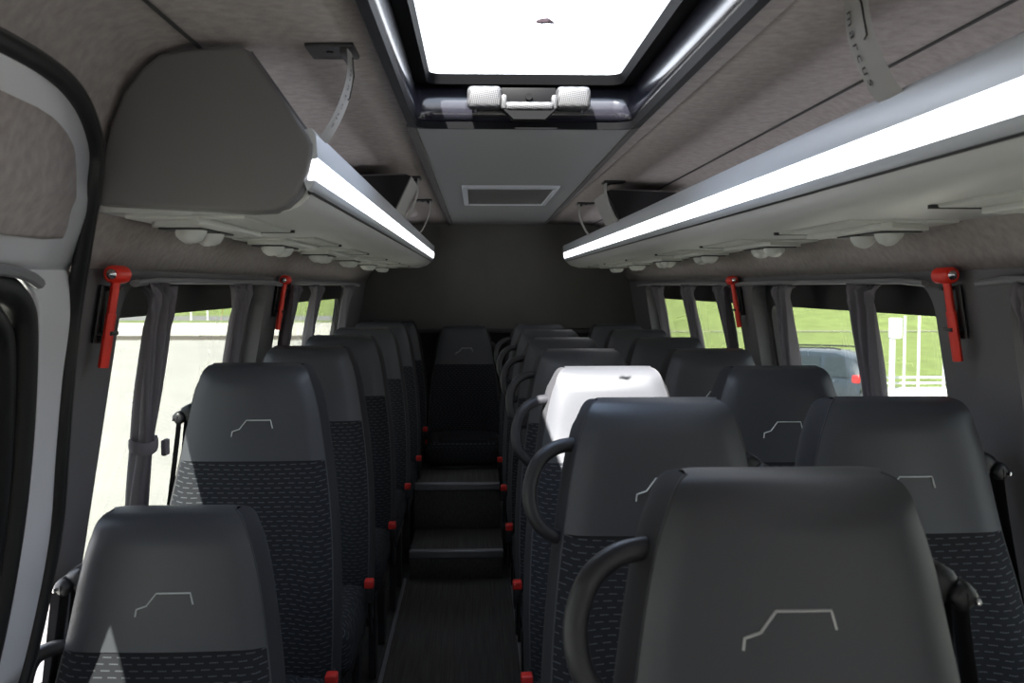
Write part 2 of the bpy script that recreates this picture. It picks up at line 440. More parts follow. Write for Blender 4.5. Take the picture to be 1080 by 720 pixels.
sm2 = [p + Vector((.004, .016, .008 if p.z > ZC + .2 else 0)) for p in sm]
bm = BM(); tube(bm, sm2, .006, 8); build('door_seal_lip', bm, plain('seal_lip', (.03, .03, .03), .35), door)
edge = sorted([(p.z, p.y) for p in sm if p.y > .41], key=lambda t: t[0])
EDGE = []
for z, y in edge:
    if not EDGE or z > EDGE[-1][0] + .003: EDGE.append((z, y + .002))
GAS = [(-55, 276), (-25, 281), (0, 287), (20, 293), (33, 310), (37, 342), (34, 430), (26, 520), (12, 610), (-5, 690), (-25, 760)]
gp = [wall_pt(x, y, -1, .012) for x, y in GAS]
gs = catmull(gp)
GE = []
for z, y in sorted([(p.z, p.y) for p in gs]):
    if not GE or z > GE[-1][0] + .002: GE.append((z, y))
zwt = GE[-1][0]; zwb = GE[0][0]
bm = BM(); NY = 14
def drow(z, ya, yb):
    return [(wx(-1, z, .008), ya + (yb - ya) * k / NY, z) for k in range(NY + 1)]
ztop_e = EDGE[-1][0]
rows = [drow(zwt + (ztop_e - zwt) * (1 - (1 - k / 24) ** 1.6), -.2, lerp_tab(EDGE, zwt + (ztop_e - zwt) * (1 - (1 - k / 24) ** 1.6))) for k in range(25)]
strip(bm, rows)
rows = []
for k in range(31):
    z = zwb + (zwt - zwb) * (1 - (1 - k / 30) ** 2)
    rows.append(drow(z, lerp_tab(GE, z), lerp_tab(EDGE, z)))
strip(bm, rows)
rows = [drow(.02 + (zwb - .02) * k / 8, -.2, lerp_tab(EDGE, .02 + (zwb - .02) * k / 8)) for k in range(9)]
strip(bm, rows)
bmesh.ops.remove_doubles(bm, verts=bm.verts[:], dist=.0005)
bmesh.ops.recalc_face_normals(bm, faces=bm.faces[:])
build('door_panel', bm, M['white'], door, solid=.02, solid_off=0)
# felt insert in the upper half of the door
INS = [(-60, 68), (0, 96), (26, 107), (54, 126), (70, 150), (74, 175), (71, 215), (65, 241), (54, 250), (0, 243), (-60, 234)]
ip = [wall_pt(x, y, -1, .022) for x, y in INS]
isx = catmull(ip)
IE = {}
up = [p for p in isx]
EI = []
for z, y in sorted([(p.z, p.y) for p in isx[: 6 * 9 + 1]]):
    if not EI or z > EI[-1][0] + .001: EI.append((z, y))
rows = []
for k in range(41):
    z = EI[0][0] + (EI[-1][0] - EI[0][0]) * k / 40
    y1 = lerp_tab(EI, z)
    rows.append([(wx(-1, z, .022), -.1 + (y1 + .1) * j / 12, z) for j in range(13)])
bm = BM(); strip(bm, rows); bmesh.ops.recalc_face_normals(bm, faces=bm.faces[:])
build('door_felt_insert', bm, M['felt'], door, solid=.014, solid_off=0)
# rubber gasket and glass
gfull = [Vector((wx(-1, zwt, 0), -.2, zwt)), Vector((wx(-1, zwt, 0), .5, zwt))] + gp + [Vector((wx(-1, zwb - .08, 0), gp[-1].y - .15, zwb - .02)), Vector((wx(-1, zwb - .1, 0), .3, zwb - .03))]
gsm = catmull(gfull)
bm = BM(); tube(bm, [p + Vector((-.006, -.030, -.018)) for p in gsm], .022, 10); build('window_gasket', bm, M['black_soft'], door)
bm = BM(); tube(bm, [p + Vector((-.030, -.068, -.05)) for p in gsm], .028, 10); build('window_frame', bm, M['trimdark'], door)
bm = BM()
rows = [[(wx(-1, z, -.05), y, z) for y in (-.2, .6, 1.2, lerp_tab(GE, z) - .005)] for z in [zwb - .02 + (zwt - zwb + .02) * k / 12 for k in range(13)]]
strip(bm, rows); build('window_pane', bm, M['glass'], door)
rp = [wall_pt(x, y, -1, .03) for x, y in ((-40, 279), (-20, 281), (0, 284), (18, 287), (32, 292), (41, 299))]
bm = BM(); tube(bm, catmull(rp), .01, 8, flat=(.018, .02)); tag(build('curtain_rail', bm, M['rail']), 'grey rounded rail end on the white side door above its dark window', 'curtain rail', 'curtain rails above the windows')

# ------------------------------------------------------------------ cab in front (behind the camera): roof, windscreen, dash, sides
bm = BM()
rbox(bm, (XC, -1.75, -.0 + .35), (1.9, .5, .7), .1, 3); build_o = build('wall_front', bm, M['trim']); tag(build_o, kind='structure')
bm = BM(); strip(bm, [[(XC - .85, -.55, ZC + .38), (XC + .85, -.55, ZC + .38)], [(XC - .9, -.7, ZC + .22), (XC + .9, -.7, ZC + .22)]])
tag(build('trim_8', bm, M['felt'], solid=.02), kind='structure')
bm = BM(); strip(bm, [[(XC - .9, -.7, ZC + .22), (XC + .9, -.7, ZC + .22)], [(XC - .95, -1.55, .68), (XC + .95, -1.55, .68)]])
tag(build('window_8', bm, M['windscreen']), kind='structure')
for side in (-1, 1):
    bm = BM(); rbox(bm, (XC + side * .97, -.65 if side < 0 else -.55, .33), (.04, 2.3, .72)); rbox(bm, (XC + side * .9, -.45 if side < 0 else .3, 1.25), (.05, .2, 1.2)); rbox(bm, (XC + side * .9, -.1, ZC + .1), (.06, 1.2, .2))
    tag(build('wall_front_left' if side < 0 else 'wall_front_right', bm, M['trim'], smooth=False), kind='structure')
    bm = BM(); y1 = -.2 if side < 0 else .25
    strip(bm, [[(XC + side * .94, -1.6, .68), (XC + side * .94, y1, .68)], [(XC + side * .88, -.7, ZC + .1), (XC + side * .88, y1, ZC + .1)]])
    tag(build('window_9' if side < 0 else 'window_10', bm, M['sideglass']), kind='structure')

# ------------------------------------------------------------------ roof hatch
hatch = empty('roof_hatch', ((HX0 + HX1) / 2, (HY0 + HY1) / 2, ZC + .385), 0, 'open view roof hatch with black frame and clear glass in the ceiling', 'roof hatch')
def hatch_local(bm):
    bmesh.ops.translate(bm, verts=bm.verts[:], vec=-Vector(hatch.location)); return bm
cx, cy = (HX0 + HX1) / 2, (HY0 + HY1) / 2
def loop_rr(x0, x1, y0, y1, r, z, n=6): return [(a, b, z) for a, b in rrect(x0, x1, y0, y1, (r,) * 4, n)]
def loft(bm, loops):
    R = [[bm.verts.new(p) for p in l] for l in loops]
    for i in range(len(R) - 1):
        n = len(R[i])
        for k in range(n): bm.faces.new((R[i][k], R[i][(k + 1) % n], R[i + 1][(k + 1) % n], R[i + 1][k]))
zc0 = ZC + .385
HG = ZC + .487
# lower black flange
bm = BM(); loft(bm, [loop_rr(HX0 - .018, HX1 + .018, HY0 - .03, HY1 + .012, .05, zc0 + .002), loop_rr(HX0 - .016, HX1 + .016, HY0 - .028, HY1 + .010, .05, zc0 - .010),
              loop_rr(HX0 + .002, HX1 - .002, HY0 + .01, HY1 - .012, .045, zc0 - .012), loop_rr(HX0 + .004, HX1 - .004, HY0 + .012, HY1 - .014, .045, zc0 + .004)])
bmesh.ops.recalc_face_normals(bm, faces=bm.faces[:]); build('lower_flange', hatch_local(bm), M['hatchblack'], hatch)
# well walls
bm = BM(); loft(bm, [loop_rr(HX0 + .003, HX1 - .003, HY0 + .01, HY1 - .012, .045, zc0), loop_rr(HX0 + .003, HX1 - .003, HY0 + .01, HY1 - .016, .045, zc0 + .03),
              loop_rr(HX0 + .002, HX1 - .002, HY0 + .01, HY1 - .02, .045, HG - .012)])
for f in bm.faces: f.normal_flip()
build('well', hatch_local(bm), M['hatchside'], hatch, solid=.008, solid_off=-1)
# upper gasket frame; unseen front bar widened to keep sun off the second row
bm = BM(); loft(bm, [loop_rr(HX0 - .02, HX1 + .02, HY0 - .02, HY1 + .02, .05, HG - .012), loop_rr(HX0 + .030, HX1 - .030, HY0 + .33, HY1 - .045, .03, HG - .016),
              loop_rr(HX0 + .036, HX1 - .036, HY0 + .336, HY1 - .052, .03, HG + .006), loop_rr(HX0 - .02, HX1 + .02, HY0 - .02, HY1 + .02, .05, HG + .012)])
bmesh.ops.recalc_face_normals(bm, faces=bm.faces[:]); build('glass_frame', hatch_local(bm), M['hatchblack'], hatch)
bm = BM(); vs = [bm.verts.new(p) for p in loop_rr(HX0, HX1, HY0, HY1, .04, HG + .005)]; bm.faces.new(vs); build('hatch_glass', hatch_local(bm), M['hatchglass'], hatch, smooth=False)
# emergency handle block on the rear wall of the well
hb = empty('hatch_handle', (0, 0, 0)); hb.parent = hatch; hb.location = Vector((.124, HY1 - .055, ZC + .437)) - Vector(hatch.location)
for sx in (-1, 1):
    bm = BM(); rbox(bm, (sx * .103, 0, 0), (.080, .045, .052), .012, 4); build('knurled_grip', bm, M['knurl'], hb)
    bm = BM(); cyl(bm, (sx * .125, 0, -.026), (sx * .125, 0, -.034), .006); build('screw', bm, M['black'], hb)
bm = BM(); rbox(bm, (0, .015, .004), (.13, .02, .045), .004, 2); build('recess', bm, M['hatchblack'], hb)
bm = BM(); rbox(bm, (0, -.02, -.022), (.112, .026, .020), .008, 3); rbox(bm, (-.058, -.012, -.012), (.014, .03, .034), .006, 2); rbox(bm, (.058, -.012, -.012), (.014, .03, .034), .006, 2); build('pull_bar', bm, M['knurl'], hb)
bm = BM()
prism(bm, [(-.06, -.030), (.06, -.030), (.036, -.052), (-.036, -.052)], 'y', -.028, .012); build('lower_guard', bm, M['hatchblack'], hb, smooth=False)
bm = BM(); cyl(bm, (0, .006, .004), (0, -.004, .004), .008); build('button', bm, M['hatchblack'], hb)
# speck lying on the hatch glass
d = ray(574.5, 23); t = (HG + .012 - ZC) / d.z; p = d * t
bm = BM(); tube(bm, [(-.016, 0, 0), (-.006, .003, .002), (.006, -.002, .002), (.014, .006, .001), (.019, .009, .0)], [.002, .005, .005, .003, .001], 6)
o = build('dry_leaf', bm, plain('leaf_dark', (.012, .004, .008), .9)); o.location = (p.x, p.y, HG + .012); tag(o, 'tiny dark curled leaf lying on the roof hatch glass', 'leaf')

# ceiling vent grille
vt = empty('ceiling_vent', (.135, 4.28, ZC + .385), 0, 'rectangular grey mesh vent grille in the ceiling panel behind the roof hatch', 'vent')
bm = BM(); loft(bm, [loop_rr(-.19, .19, -.42, .42, .01, 0), loop_rr(-.186, .186, -.416, .416, .01, -.010), loop_rr(-.168, .168, -.385, .385, .008, -.012), loop_rr(-.166, .166, -.383, .383, .008, 0)]); build('frame', bm, M['alu'], vt)
bm = BM(); rbox(bm, (0, 0, -.002), (.335, .77, .008)); build('mesh_panel', bm, M['mesh'], vt)
for sx in (-1, 1):
    for sy in (-1, 1):
        bm = BM(); cyl(bm, (sx * .14, sy * .34, -.004), (sx * .14, sy * .34, -.009), .006, 10); build('screw', bm, M['chrome'], vt)

# ------------------------------------------------------------------ overhead luggage racks
def make_text(name, body, size, mat, parent, M4):
    cu = bpy.data.curves.new(name, 'FONT'); cu.body = body; cu.size = size; cu.extrude = .0003; cu.space_character = 1.25; cu.align_x = 'LEFT'
    tmp = bpy.data.objects.new('tmp', cu); COL.objects.link(tmp)
    dg = bpy.context.evaluated_depsgraph_get(); me = bpy.data.meshes.new_from_object(tmp.evaluated_get(dg))
    bpy.data.objects.remove(tmp); bpy.data.curves.remove(cu)
    me.transform(M4); me.materials.clear(); me.materials.append(mat)
    o = bpy.data.objects.new(name, me); COL.objects.link(o); o.parent = parent
    return o
EMB = [(0, 0), (.018, .31), (.19, .45), (.36, 1.0), (.95, 1.0), (1.0, .5)]   # van outline, normalised to its width / height
def rack(side, y0, y1, straps, boxes, psus, label, capped):
    r = empty('luggage_rack', (XC + side * .56, (y0 + y1) / 2, ZC + .11), 0, label, 'luggage rack', 'overhead luggage racks')
    O = Vector(r.location)
    def fin(bm): bmesh.ops.translate(bm, verts=bm.verts[:], vec=-O); return bm
    def X(u): return XC + side * u
    def ext(name, prof, mat, a=y0, b=y1, ang=50):
        bm = BM(); prism(bm, [(X(u), z + ZC) for u, z in prof], 'y', a, b); return build(name, fin(bm), mat, r, angle=ang)
    # aluminium lip above the light
    ext('top_lip', [(.404, .246), (.394, .247), (.388, .238), (.386, .201), (.392, .199), (.402, .201), (.412, .236)], M['alu'])
    # light strip
    ext('light_strip', [(.386, .2005), (.3855, .192), (.388, .176), (.391, .1675), (.402, .168), (.398, .200)], M['led'], y0 + .005, y1 - .02)
    # slim rail below the light, groove, rounded body
    ext('lower_rail', [(.3905, .167), (.3925, .160), (.398, .1525), (.403, .1515), (.408, .166)], M['alu'])
    ext('groove', [(.400, .1525), (.402, .1490), (.410, .1480), (.410, .156)], M['black'], y0 + .05)
    arc = [(.403, .1505), (.406, .146), (.413, .139), (.424, .130), (.440, .123), (.462, .1185), (.49, .117), (.52, .1185)]
    body0 = y0 + (.05 if capped else 0)
    ext('body', arc + [(.746, .1195), (.742, .130), (.50, .132), (.44, .142), (.415, .160), (.405, .153)], M['rackgrey'], body0)
    # rounded far end
    ext('end_cover', [(.385, .24), (.388, .17), (.403, .15), (.43, .126), (.48, .112), (.748, .110), (.735, .16), (.55, .2), (.42, .25), (.395, .25)], M['rackgrey'], y1, y1 + .03)
    if capped:
        poly = [(-.592, .128), (-.586, .17), (-.565, .255), (-.546, .300), (-.516, .338), (-.490, .360), (-.46, .3655), (-.368, .374), (-.352, .366), (-.30, .292), (-.262, .238), (-.2545, .222), (-.2555, .205), (-.262, .178), (-.280, .144), (-.300, .126), (-.322, .118), (-.36, .116)]
        bm = BM(); prism(bm, [(x, z + ZC) for x, z in poly], 'y', y0 - .005, y0 + .06)
        fr = [f for f in bm.faces if len(f.verts) > 4 and f.calc_center_median().y < y0]
        es = [e for f in fr for e in f.edges]
        bmesh.ops.bevel(bm, geom=es, offset=.008, segments=4, profile=.5, affect='EDGES')
        build('end_cap', fin(bm), M['capleather'], r, angle=60)
        bm = BM(); tube(bm, [(x * 1.0, y0 + .012, z + ZC) for x, z in poly[8:16]], .0035, 8); build('end_cap_piping', fin(bm), plain('cap_piping', (.16, .155, .17), .5), r)
    # canvas straps from the ceiling to the lip
    for ys in straps:
        curve = [(.343, .389), (.343, .372), (.343, .350), (.347, .325), (.356, .298), (.368, .272), (.381, .250), (.392, .238)]
        P = catmull([Vector((X(u), ys, z + ZC)) for u, z in curve], 4)
        bm = BM(); w = .080
        tube(bm, P, .01, 4, flat=(w, .004), up=(0, 1, 0))
        st = build('strap', fin(bm), M['strap'], r, angle=30)
        bm = BM(); rbox(bm, (X(.372), ys, ZC + .386), (.078, w + .012, .010), .003, 2); rbox(bm, (X(.349), ys, ZC + .379), (.012, w + .006, .016), .003, 2)
        cyl(bm, (X(.375), ys - .012, ZC + .381), (X(.375), ys - .012, ZC + .3785), .006, 10)
        build('bracket', fin(bm), M['black'], st)
        # print on the strap: car outline above the maker's word, running down the strap
        def on_strap(s, off):   # s along the strap (m), off across
            acc = 0
            for a, b in zip(P, P[1:]):
                L = (b - a).length
                if acc + L >= s or b is P[-1]:
                    tdir = (b - a).normalized(); q = a + tdir * (s - acc)
                    nrm = Vector((-side * abs(tdir.z), 0, -side * (-side) * 0)).normalized()
                    nrm = (tdir.cross(Vector((0, 1, 0)))).normalized()
                    if nrm.x * side > 0: nrm = -nrm
                    return q + Vector((0, -side * off, 0)) + nrm * .0028, nrm
                acc += L
        if ys < 2:
            bm = BM(); pts = [on_strap(.014 + .066 * ex, .004 + .020 * ey)[0] for ex, ey in EMB]
            tube(bm, pts, .0012, 6); build('strap_emblem', fin(bm), M['ink'], st)
            txt = bpy.data.curves.new('t', 'FONT'); txt.body = 'marcus'; txt.size = .0265; txt.extrude = .0002; txt.space_character = 1.35
            tmp = bpy.data.objects.new('tmp', txt); COL.objects.link(tmp)
            me = bpy.data.meshes.new_from_object(tmp.evaluated_get(bpy.context.evaluated_depsgraph_get())); bpy.data.objects.remove(tmp)
            for v in me.vertices:
                q, n = on_strap(.036 + v.co.x * 1.0, -.024 + v.co.y); v.co = q + n * .0002 - O
            me.materials.clear(); me.materials.append(M['ink'])
            o = bpy.data.objects.new('strap_lettering', me); COL.objects.link(o); o.parent = st
    # boxed divider inside the rack
    for (ya, yb) in boxes:
        bm = BM(); prism(bm, [(X(u), z + ZC) for u, z in [(.400, .235), (.345, .350), (.358, .354), (.60, .345), (.66, .30), (.72, .15), (.45, .15)]], 'y', ya, ya + .02); dv = build('divider', fin(bm), M['dkfelt'], r, smooth=False)
        bm = BM(); prism(bm, [(X(u), z + ZC) for u, z in [(.398, .232), (.342, .350), (.362, .360), (.60, .352), (.60, .34), (.36, .34), (.42, .235)]], 'y', ya + .02, yb); build('divider_cover', fin(bm), M['strap'], dv, smooth=False)
    # service panels with reading lamps and air nozzles
    for yp in psus:
        bm = BM(); rbox(bm, (X(.625), yp, ZC + .117), (.20, .42, .008), .003, 3)
        prism(bm, [(X(.700) if a > 2 else X(.56), yp + b) for a, b in ()] or [(X(u), yp + v) for u, v in ((.585, -.20), (.60, -.215), (.69, -.16), (.705, -.13), (.705, .13), (.69, .16), (.60, .215), (.585, .20))], 'z', ZC + .104, ZC + .115)
        ps = build('service_panel', fin(bm), M['psu'], r, angle=30)
        bm = BM(); rbox(bm, (X(.62), yp + .225, ZC + .1165), (.20, .010, .008)); build('panel_gap', fin(bm), M['black'], ps)
        for dy in (-.062, .062):
            bm = BM(); rbox(bm, (X(.660), yp + dy, ZC + .103), (.078, .112, .005), .002, 2); build('lamp_bezel', fin(bm), M['black'], ps)
            for q, (du, ddy, rr) in enumerate(((.650, -.020, .028), (.668, .022, .024))):
                yy = yp + dy + ddy
                bm = BM(); tube(bm, [(X(du), yy, ZC + .104), (X(du + .001), yy, ZC + .097), (X(du + .003), yy, ZC + .088), (X(du + .005), yy, ZC + .082), (X(du + .006), yy, ZC + .080)], [rr, rr * .97, rr * .80, rr * .45, rr * .1], 20); build('air_nozzle' if q else 'reading_lamp', fin(bm), M['knob'], ps)
        bm = BM(); cyl(bm, (X(.66), yp, ZC + .104), (X(.66), yp, ZC + .097), .005, 10); build('call_button', fin(bm), M['bred'], ps)
    return r
rack(-1, 1.60, 6.02, (1.68, 3.62, 4.55), ((3.22, 3.60),), (1.92, 2.66, 3.40, 4.14, 4.88, 5.6),
     'left overhead luggage rack with a padded grey end panel and a glowing strip', True)
rack(1, -.30, 6.02, (1.275, 3.74, 4.70), ((3.70, 4.10),), (-.1, .52, 1.22, 1.98, 2.72, 3.46, 4.2, 4.94, 5.66),
     'right overhead luggage rack with a glowing strip running out of the photo', False)

# ------------------------------------------------------------------ seats
LV = [(.30, .196, -.004, .120), (.36, .209, 0, .130), (.45, .212, .010, .140), (.55, .213, .034, .16), (.65, .210, .064, .18), (.75, .203, .096, .205), (.85,   .191, .128, .245),
      (.925, .179, .150, .272), (1.0, .167, .166, .288), (1.05, .158, .174, .297), (1.095, .147, .181, .302), (1.12, .1385, .186, .303), (1.138, .1325, .193, .300), (1.150, .1255, .203, .293), (1.1565, .1185, .214, .282), (1.159, .111, .226, .266)]
NFR = 16
def sect(z):
    w = smooth_tab(LV, z, 1); yf = smooth_tab(LV, z, 2); yb = smooth_tab(LV, z, 3)
    k = max(0.0, min(1.0, (1.159 - z) / .05))
    bol = .020 * max(0, 1 - abs(z - .62) / .30)           # side bolsters
    fr = []
    for i in range(NFR + 1):
        u = -1 + 2 * i / NFR; e = abs(u)
        y = yf - .010 * k * (1 - u * u)
        if e > .8: y += .012 * k * ((e - .8) / .2) ** 2
        s = max(0, min(1, (e - .5) / .3)); s = s * s * (3 - 2 * s)
        y -= bol * s
        fr.append(Vector((u * w, y, z)))
    ye = fr[0].y; sr = []
    for j in range(1, 6):
        t = j / 6; sr.append((w + .012 * math.sin(math.pi * t) * k + .004 * t, ye + (yb - .012 - ye) * t))
    bk = [Vector(((1 - 2 * i / NFR) * (w + .004), yb - .012 * max(0, (abs(1 - 2 * i / NFR) - .8) / .2) ** 2, z)) for i in range(NFR + 1)]
    right = [Vector((x, y, z)) for x, y in sr]; left = [Vector((-x, y, z)) for x, y in reversed(sr)]
    return fr, right, bk, left
ZS = sorted(set([.30 + .625 * k / 18 for k in range(19)] + [.925 + (1.10 - .925) * k / 8 for k in range(9)] + [1.10 + .059 * (1 - (1 - k / 12) ** 2) for k in range(13)]))
SECT = [sect(z) for z in ZS]
KB = min(range(len(ZS)), key=lambda k: abs(ZS[k] - .925))
def front_y(x, z):
    fr = sect(z)[0]; w = fr[-1].x; i = (x / w + 1) / 2 * NFR; i = max(0, min(NFR - .001, i)); a = int(i); return fr[a].y + (fr[a + 1].y - fr[a].y) * (i - a)
def head_bm():
    bm = BM(); rows = [s[0] for s in SECT[KB:]]
    R = strip(bm, rows)
    fr, rt, bk, lf = SECT[-1]
    B = [bm.verts.new(p + Vector((0, 0, .0015))) for p in reversed(bk)]
    mid = [bm.verts.new((a.co + b.co) / 2 + Vector((0, 0, .003))) for a, b in zip(R[-1], B)]
    for k in range(NFR):
        bm.faces.new((R[-1][k], R[-1][k + 1], mid[k + 1], mid[k])); bm.faces.new((mid[k], mid[k + 1], B[k + 1], B[k]))
    # small tuck at lower hem
    low = [bm.verts.new(v.co + Vector((0, .006, -.001))) for v in R[0]]
    for k in range(NFR): bm.faces.new((low[k], low[k + 1], R[0][k + 1], R[0][k]))
    # offset out a touch so that the leather stands proud of the fabric
    for v in bm.verts: 
        if v not in low: v.co.y -= .0025
    bmesh.ops.recalc_face_normals(bm, faces=bm.faces[:])
    return bm
def fabric_bm():
    bm = BM(); strip(bm, [s[0] for s in SECT[:KB + 1]]); bmesh.ops.recalc_face_normals(bm, faces=bm.faces[:])
    bm.normal_update()
    if sum(f.normal.y for f in bm.faces) > 0:
        for f in bm.faces: f.normal_flip()
    return bm
def gusset_bm():
    bm = BM(); strip(bm, [[s[0][-1]] + s[1] + s[2] + s[3] + [s[0][0]] for s in SECT])
    # side closing at top
    fr, rt, bk, lf = SECT[-1]
    a = [bm.verts.new(p) for p in [fr[-1]] + rt + [bk[0]]]; bm.faces.new(a)
    a = [bm.verts.new(p) for p in [bk[-1]] + lf + [fr[0]]]; bm.faces.new(a)
    a = [bm.verts.new(p) for p in SECT[0][0] + SECT[0][1] + SECT[0][2] + SECT[0][3]]; bm.faces.new(a)
    bmesh.ops.remove_doubles(bm, verts=bm.verts[:], dist=.0002)
    bmesh.ops.recalc_face_normals(bm, faces=bm.faces[:])
    return bm
def piping_bm():
    bm = BM()
    for s in (0, -1): tube(bm, [q[0][s] + Vector((0, .001, 0)) for q in SECT[2:]], .0020, 6)
    return bm
def emblem_bm():
    bm = BM(); W, H = .101, .040; zc = .985
    pts = [Vector((-W / 2 + W * a, 0, zc + H * b)) for a, b in EMB]
    fine = []
    for a, b in zip(pts, pts[1:]):
        for k in range(5): fine.append(a + (b - a) * k / 5)
    fine.append(pts[-1])
    for p in fine: p.y = front_y(p.x, p.z) - .0032
    tube(bm, fine, .002, 6, flat=(.0054, .003), up=(0, -1, 0)); 
    return bm
def cushion_bm(dz):
    bm = BM(); rbox(bm, (0, -.195, .365 + dz), (.425, .49, .135), .045, 5); rbox(bm, (0, -.20, .405 + dz), (.30, .43, .075), .03, 4)
    return bm
head_mesh = None
def make_seat(name, handle, belt, buckle, dz=0.0, arm=False, foot=0.0, emx=0.0):
    """a seat facing the front; handle / belt / buckle: -1 left side, +1 right side, 0 none"""
    r = empty(name); 
    build('backrest_fabric', fabric_bm(), M['fabric'], r, angle=0)
    tag(build('head_panel', head_bm(), M['leather'], r, angle=60), 'grey leather upper panel')
    build('side_gusset', gusset_bm(), M['gusset'], r, angle=50)
    build('piping', piping_bm(), M['piping'], r)
    tag(build('embroidered_emblem', emblem_bm(), M['thread'], r), 'silver embroidered car outline')
    build('cushion', cushion_bm(dz), M['fabric'], r, angle=60)
    bm = BM(); rbox(bm, (0, -.19, .282 + dz), (.40, .44, .035), .01, 2); build('seat_pan', bm, M['black'], r)
    for sx in (-1, 1):
        for sy in (-.36, -.02):
            bm = BM(); prism(bm, [(sy - .03, .27 + dz), (sy + .03, .27 + dz), (sy + .045, foot + .015), (sy + .045, foot), (sy - .045, foot), (sy - .045, foot + .015)], 'x', sx * .180 - .012, sx * .180 + .012); build('leg', bm, M['black'], r, smooth=False)
        bm = BM(); rbox(bm, (sx * .212, .06, .37), (.012, .11, .15), .005, 3); build('hinge_cover', bm, M['black'], r)
    if buckle:
        s = buckle * .226; z0 = .44 + dz
        bm = BM(); tube(bm, [(s, -.05, .30 + dz), (s, -.065, .36 + dz), (s, -.08, .43 + dz)], .01, 8, flat=(.028, .012), up=(0, 1, 0)); rbox(bm, (s, -.083, z0 - .012), (.024, .034, .05), .006, 3)
        b = build('buckle', bm, M['black'], r)
        bm = BM(); rbox(bm, (s, -.086, z0 + .022), (.028, .034, .026), .005, 3); tag(build('buckle_button', bm, M['bred'], b), 'red release button')
    if belt:
        s = belt
        x0 = s * .182
        bm = BM(); rbox(bm, (s * .168, .225, 1.037), (.04, .06, .045), .014, 4, Matrix.Rotation(s * .5, 3, 'Y')); rbox(bm, (s * .192, .210, 1.027), (.03, .05, .03), .01, 3, Matrix.Rotation(s * .8, 3, 'Y'))
        g = build('belt_guide', bm, M['black'], r)
        bm = BM(); rbox(bm, (s * .204, .186, 1.024), (.005, .014, .008), .002, 2); tag(build('guide_eyelet', bm, M['chrome'], g), 'shiny metal eyelet')
        bm = BM(); tube(bm, catmull([Vector(p) for p in ((s * .192, .205, 1.035), (s * .200, .205, .97), (s * .209, .165, .82), (s * .216, .095, .62), (s * .216, .07, .42), (s * .214, .06, .25), (s * .21, .06, .06 + foot))], 4), .01, 8, flat=(.045, .003), up=(0, 1, 0)); build('seat_belt', bm, M['webbing'], r)
        bm = BM(); tube(bm, catmull([Vector(p) for p in ((s * .178, .215, 1.02), (s * .195, .21, .85), (s * .208, .16, .62), (s * .212, .11, .45))], 4), .01, 8, flat=(.045, .003), up=(0, 1, 0)); build('belt_return', bm, M['webbing'], r)
        bm = BM(); rbox(bm, (s * .215, .13, .72), (.012, .05, .03), .004, 2); build('belt_tongue', bm, M['black'], r)
    if handle:
        s = handle
        P = [(.135, .215, 1.076), (.165, .205, 1.078), (.195, .195, 1.072), (.222, .185, 1.052), (.237, .178, 1.018), (.240, .17, .985), (.232, .165, .953), (.214, .165, .929), (.192, .17, .915), (.172, .18, .912)]
        Q = catmull([Vector((s * a, b + .01, c)) for a, b, c in P], 5)
        bm = BM(); tube(bm, Q, [.0135] * len(Q), 12); build('grab_handle', bm, M['grip'], r)
    if arm:
        P = [(-.165, .19, .915), (-.195, .17, .925), (-.225, .15, .915), (-.238, .14, .880), (-.236, .13, .84), (-.222, .12, .80), (-.196, .13, .78)]
        bm = BM(); Q = catmull([Vector(p) for p in P], 5); tube(bm, Q, .0135, 12); build('grab_handle', bm, M['grip'], r)
    return r
P_ = .74
def ytop(n): return (n + .5) * P_ - .225
GR = 'passenger seats'
pr = make_seat('bus_seat', -1, 1, -1); po = make_seat('bus_seat', 0, 1, 0); pl = make_seat('bus_seat', 0, -1, 1)
pd = make_seat('bus_seat', 0, -1, 1, 0.0, True); pc = make_seat('bus_seat', 0, 1, -1, .09, False, .378)
def put(proto, used, x, y, z, label):
    o = proto if proto.name not in used else copy_tree(proto)
    used.add(proto.name); o.location = (x, y, z); tag(o, label, 'seat', GR); return o
used = set()
RL = ['largest nearest grey seat in the right foreground with its emblem low in the photo',
      'aisle seat right behind the large right foreground seat, its head panel in shade',
      'aisle seat whose head panel is bleached white by sunlight from the roof hatch',
      'aisle seat directly behind the sunlit white seat, half hidden by it',
      'second aisle seat behind the sunlit white seat in the right column',
      'third aisle seat behind the sunlit white seat in the right column',
      'rearmost aisle seat of the right column, right of the middle rear seat']
for i in range(7): put(pr, used, (.347, .337, .342, .35, .35, .35, .35)[i], ytop(i + 1), 0, RL[i])
OL = ['nearest window seat on the right, below the red hammer at the right edge',
      'window seat on the right beside the sunlit white seat, a sun stripe on its edge',
      'third window seat on the right, in front of the pillar with the smaller right hammer',
      'fourth window seat on the right, under the rear right window',
      'fifth window seat on the right, second from the rear wall',
      'rearmost window seat on the right against the grey rear wall']
for i in range(6): put(po, used, .782, ytop(i + 2), 0, OL[i])
LL = ['second seat on the left, its lower fabric crossed by a sunlit patch',
      'third seat on the left, directly behind the seat with the sunlit fabric',
      'fourth seat on the left, before the rear left window',
      'fifth seat on the left, with a pale sheen on its head panel',
      'sixth seat on the left, second from the rear corner']
for i in range(5): put(pl, used, -.558 + .008 * i, ytop(i + 3) - .01, .012, LL[i])
put(pd, used, -.555, ytop(2), -.20, 'lowest seat in the left foreground beside the white side door')
put(pl, used, -.512, 5.945, 0, 'rearmost left seat in the corner, mostly hidden behind the left column')
put(pc, used, -.072, 5.945, 0, 'dark middle rear seat facing down the aisle above the steps')
pc.scale = (1, 1, .972)
for ch in pr.children:
    if ch.name.startswith('embroidered'): ch.location.x = -.014      # the emblem of the front seat is stitched a little off centre
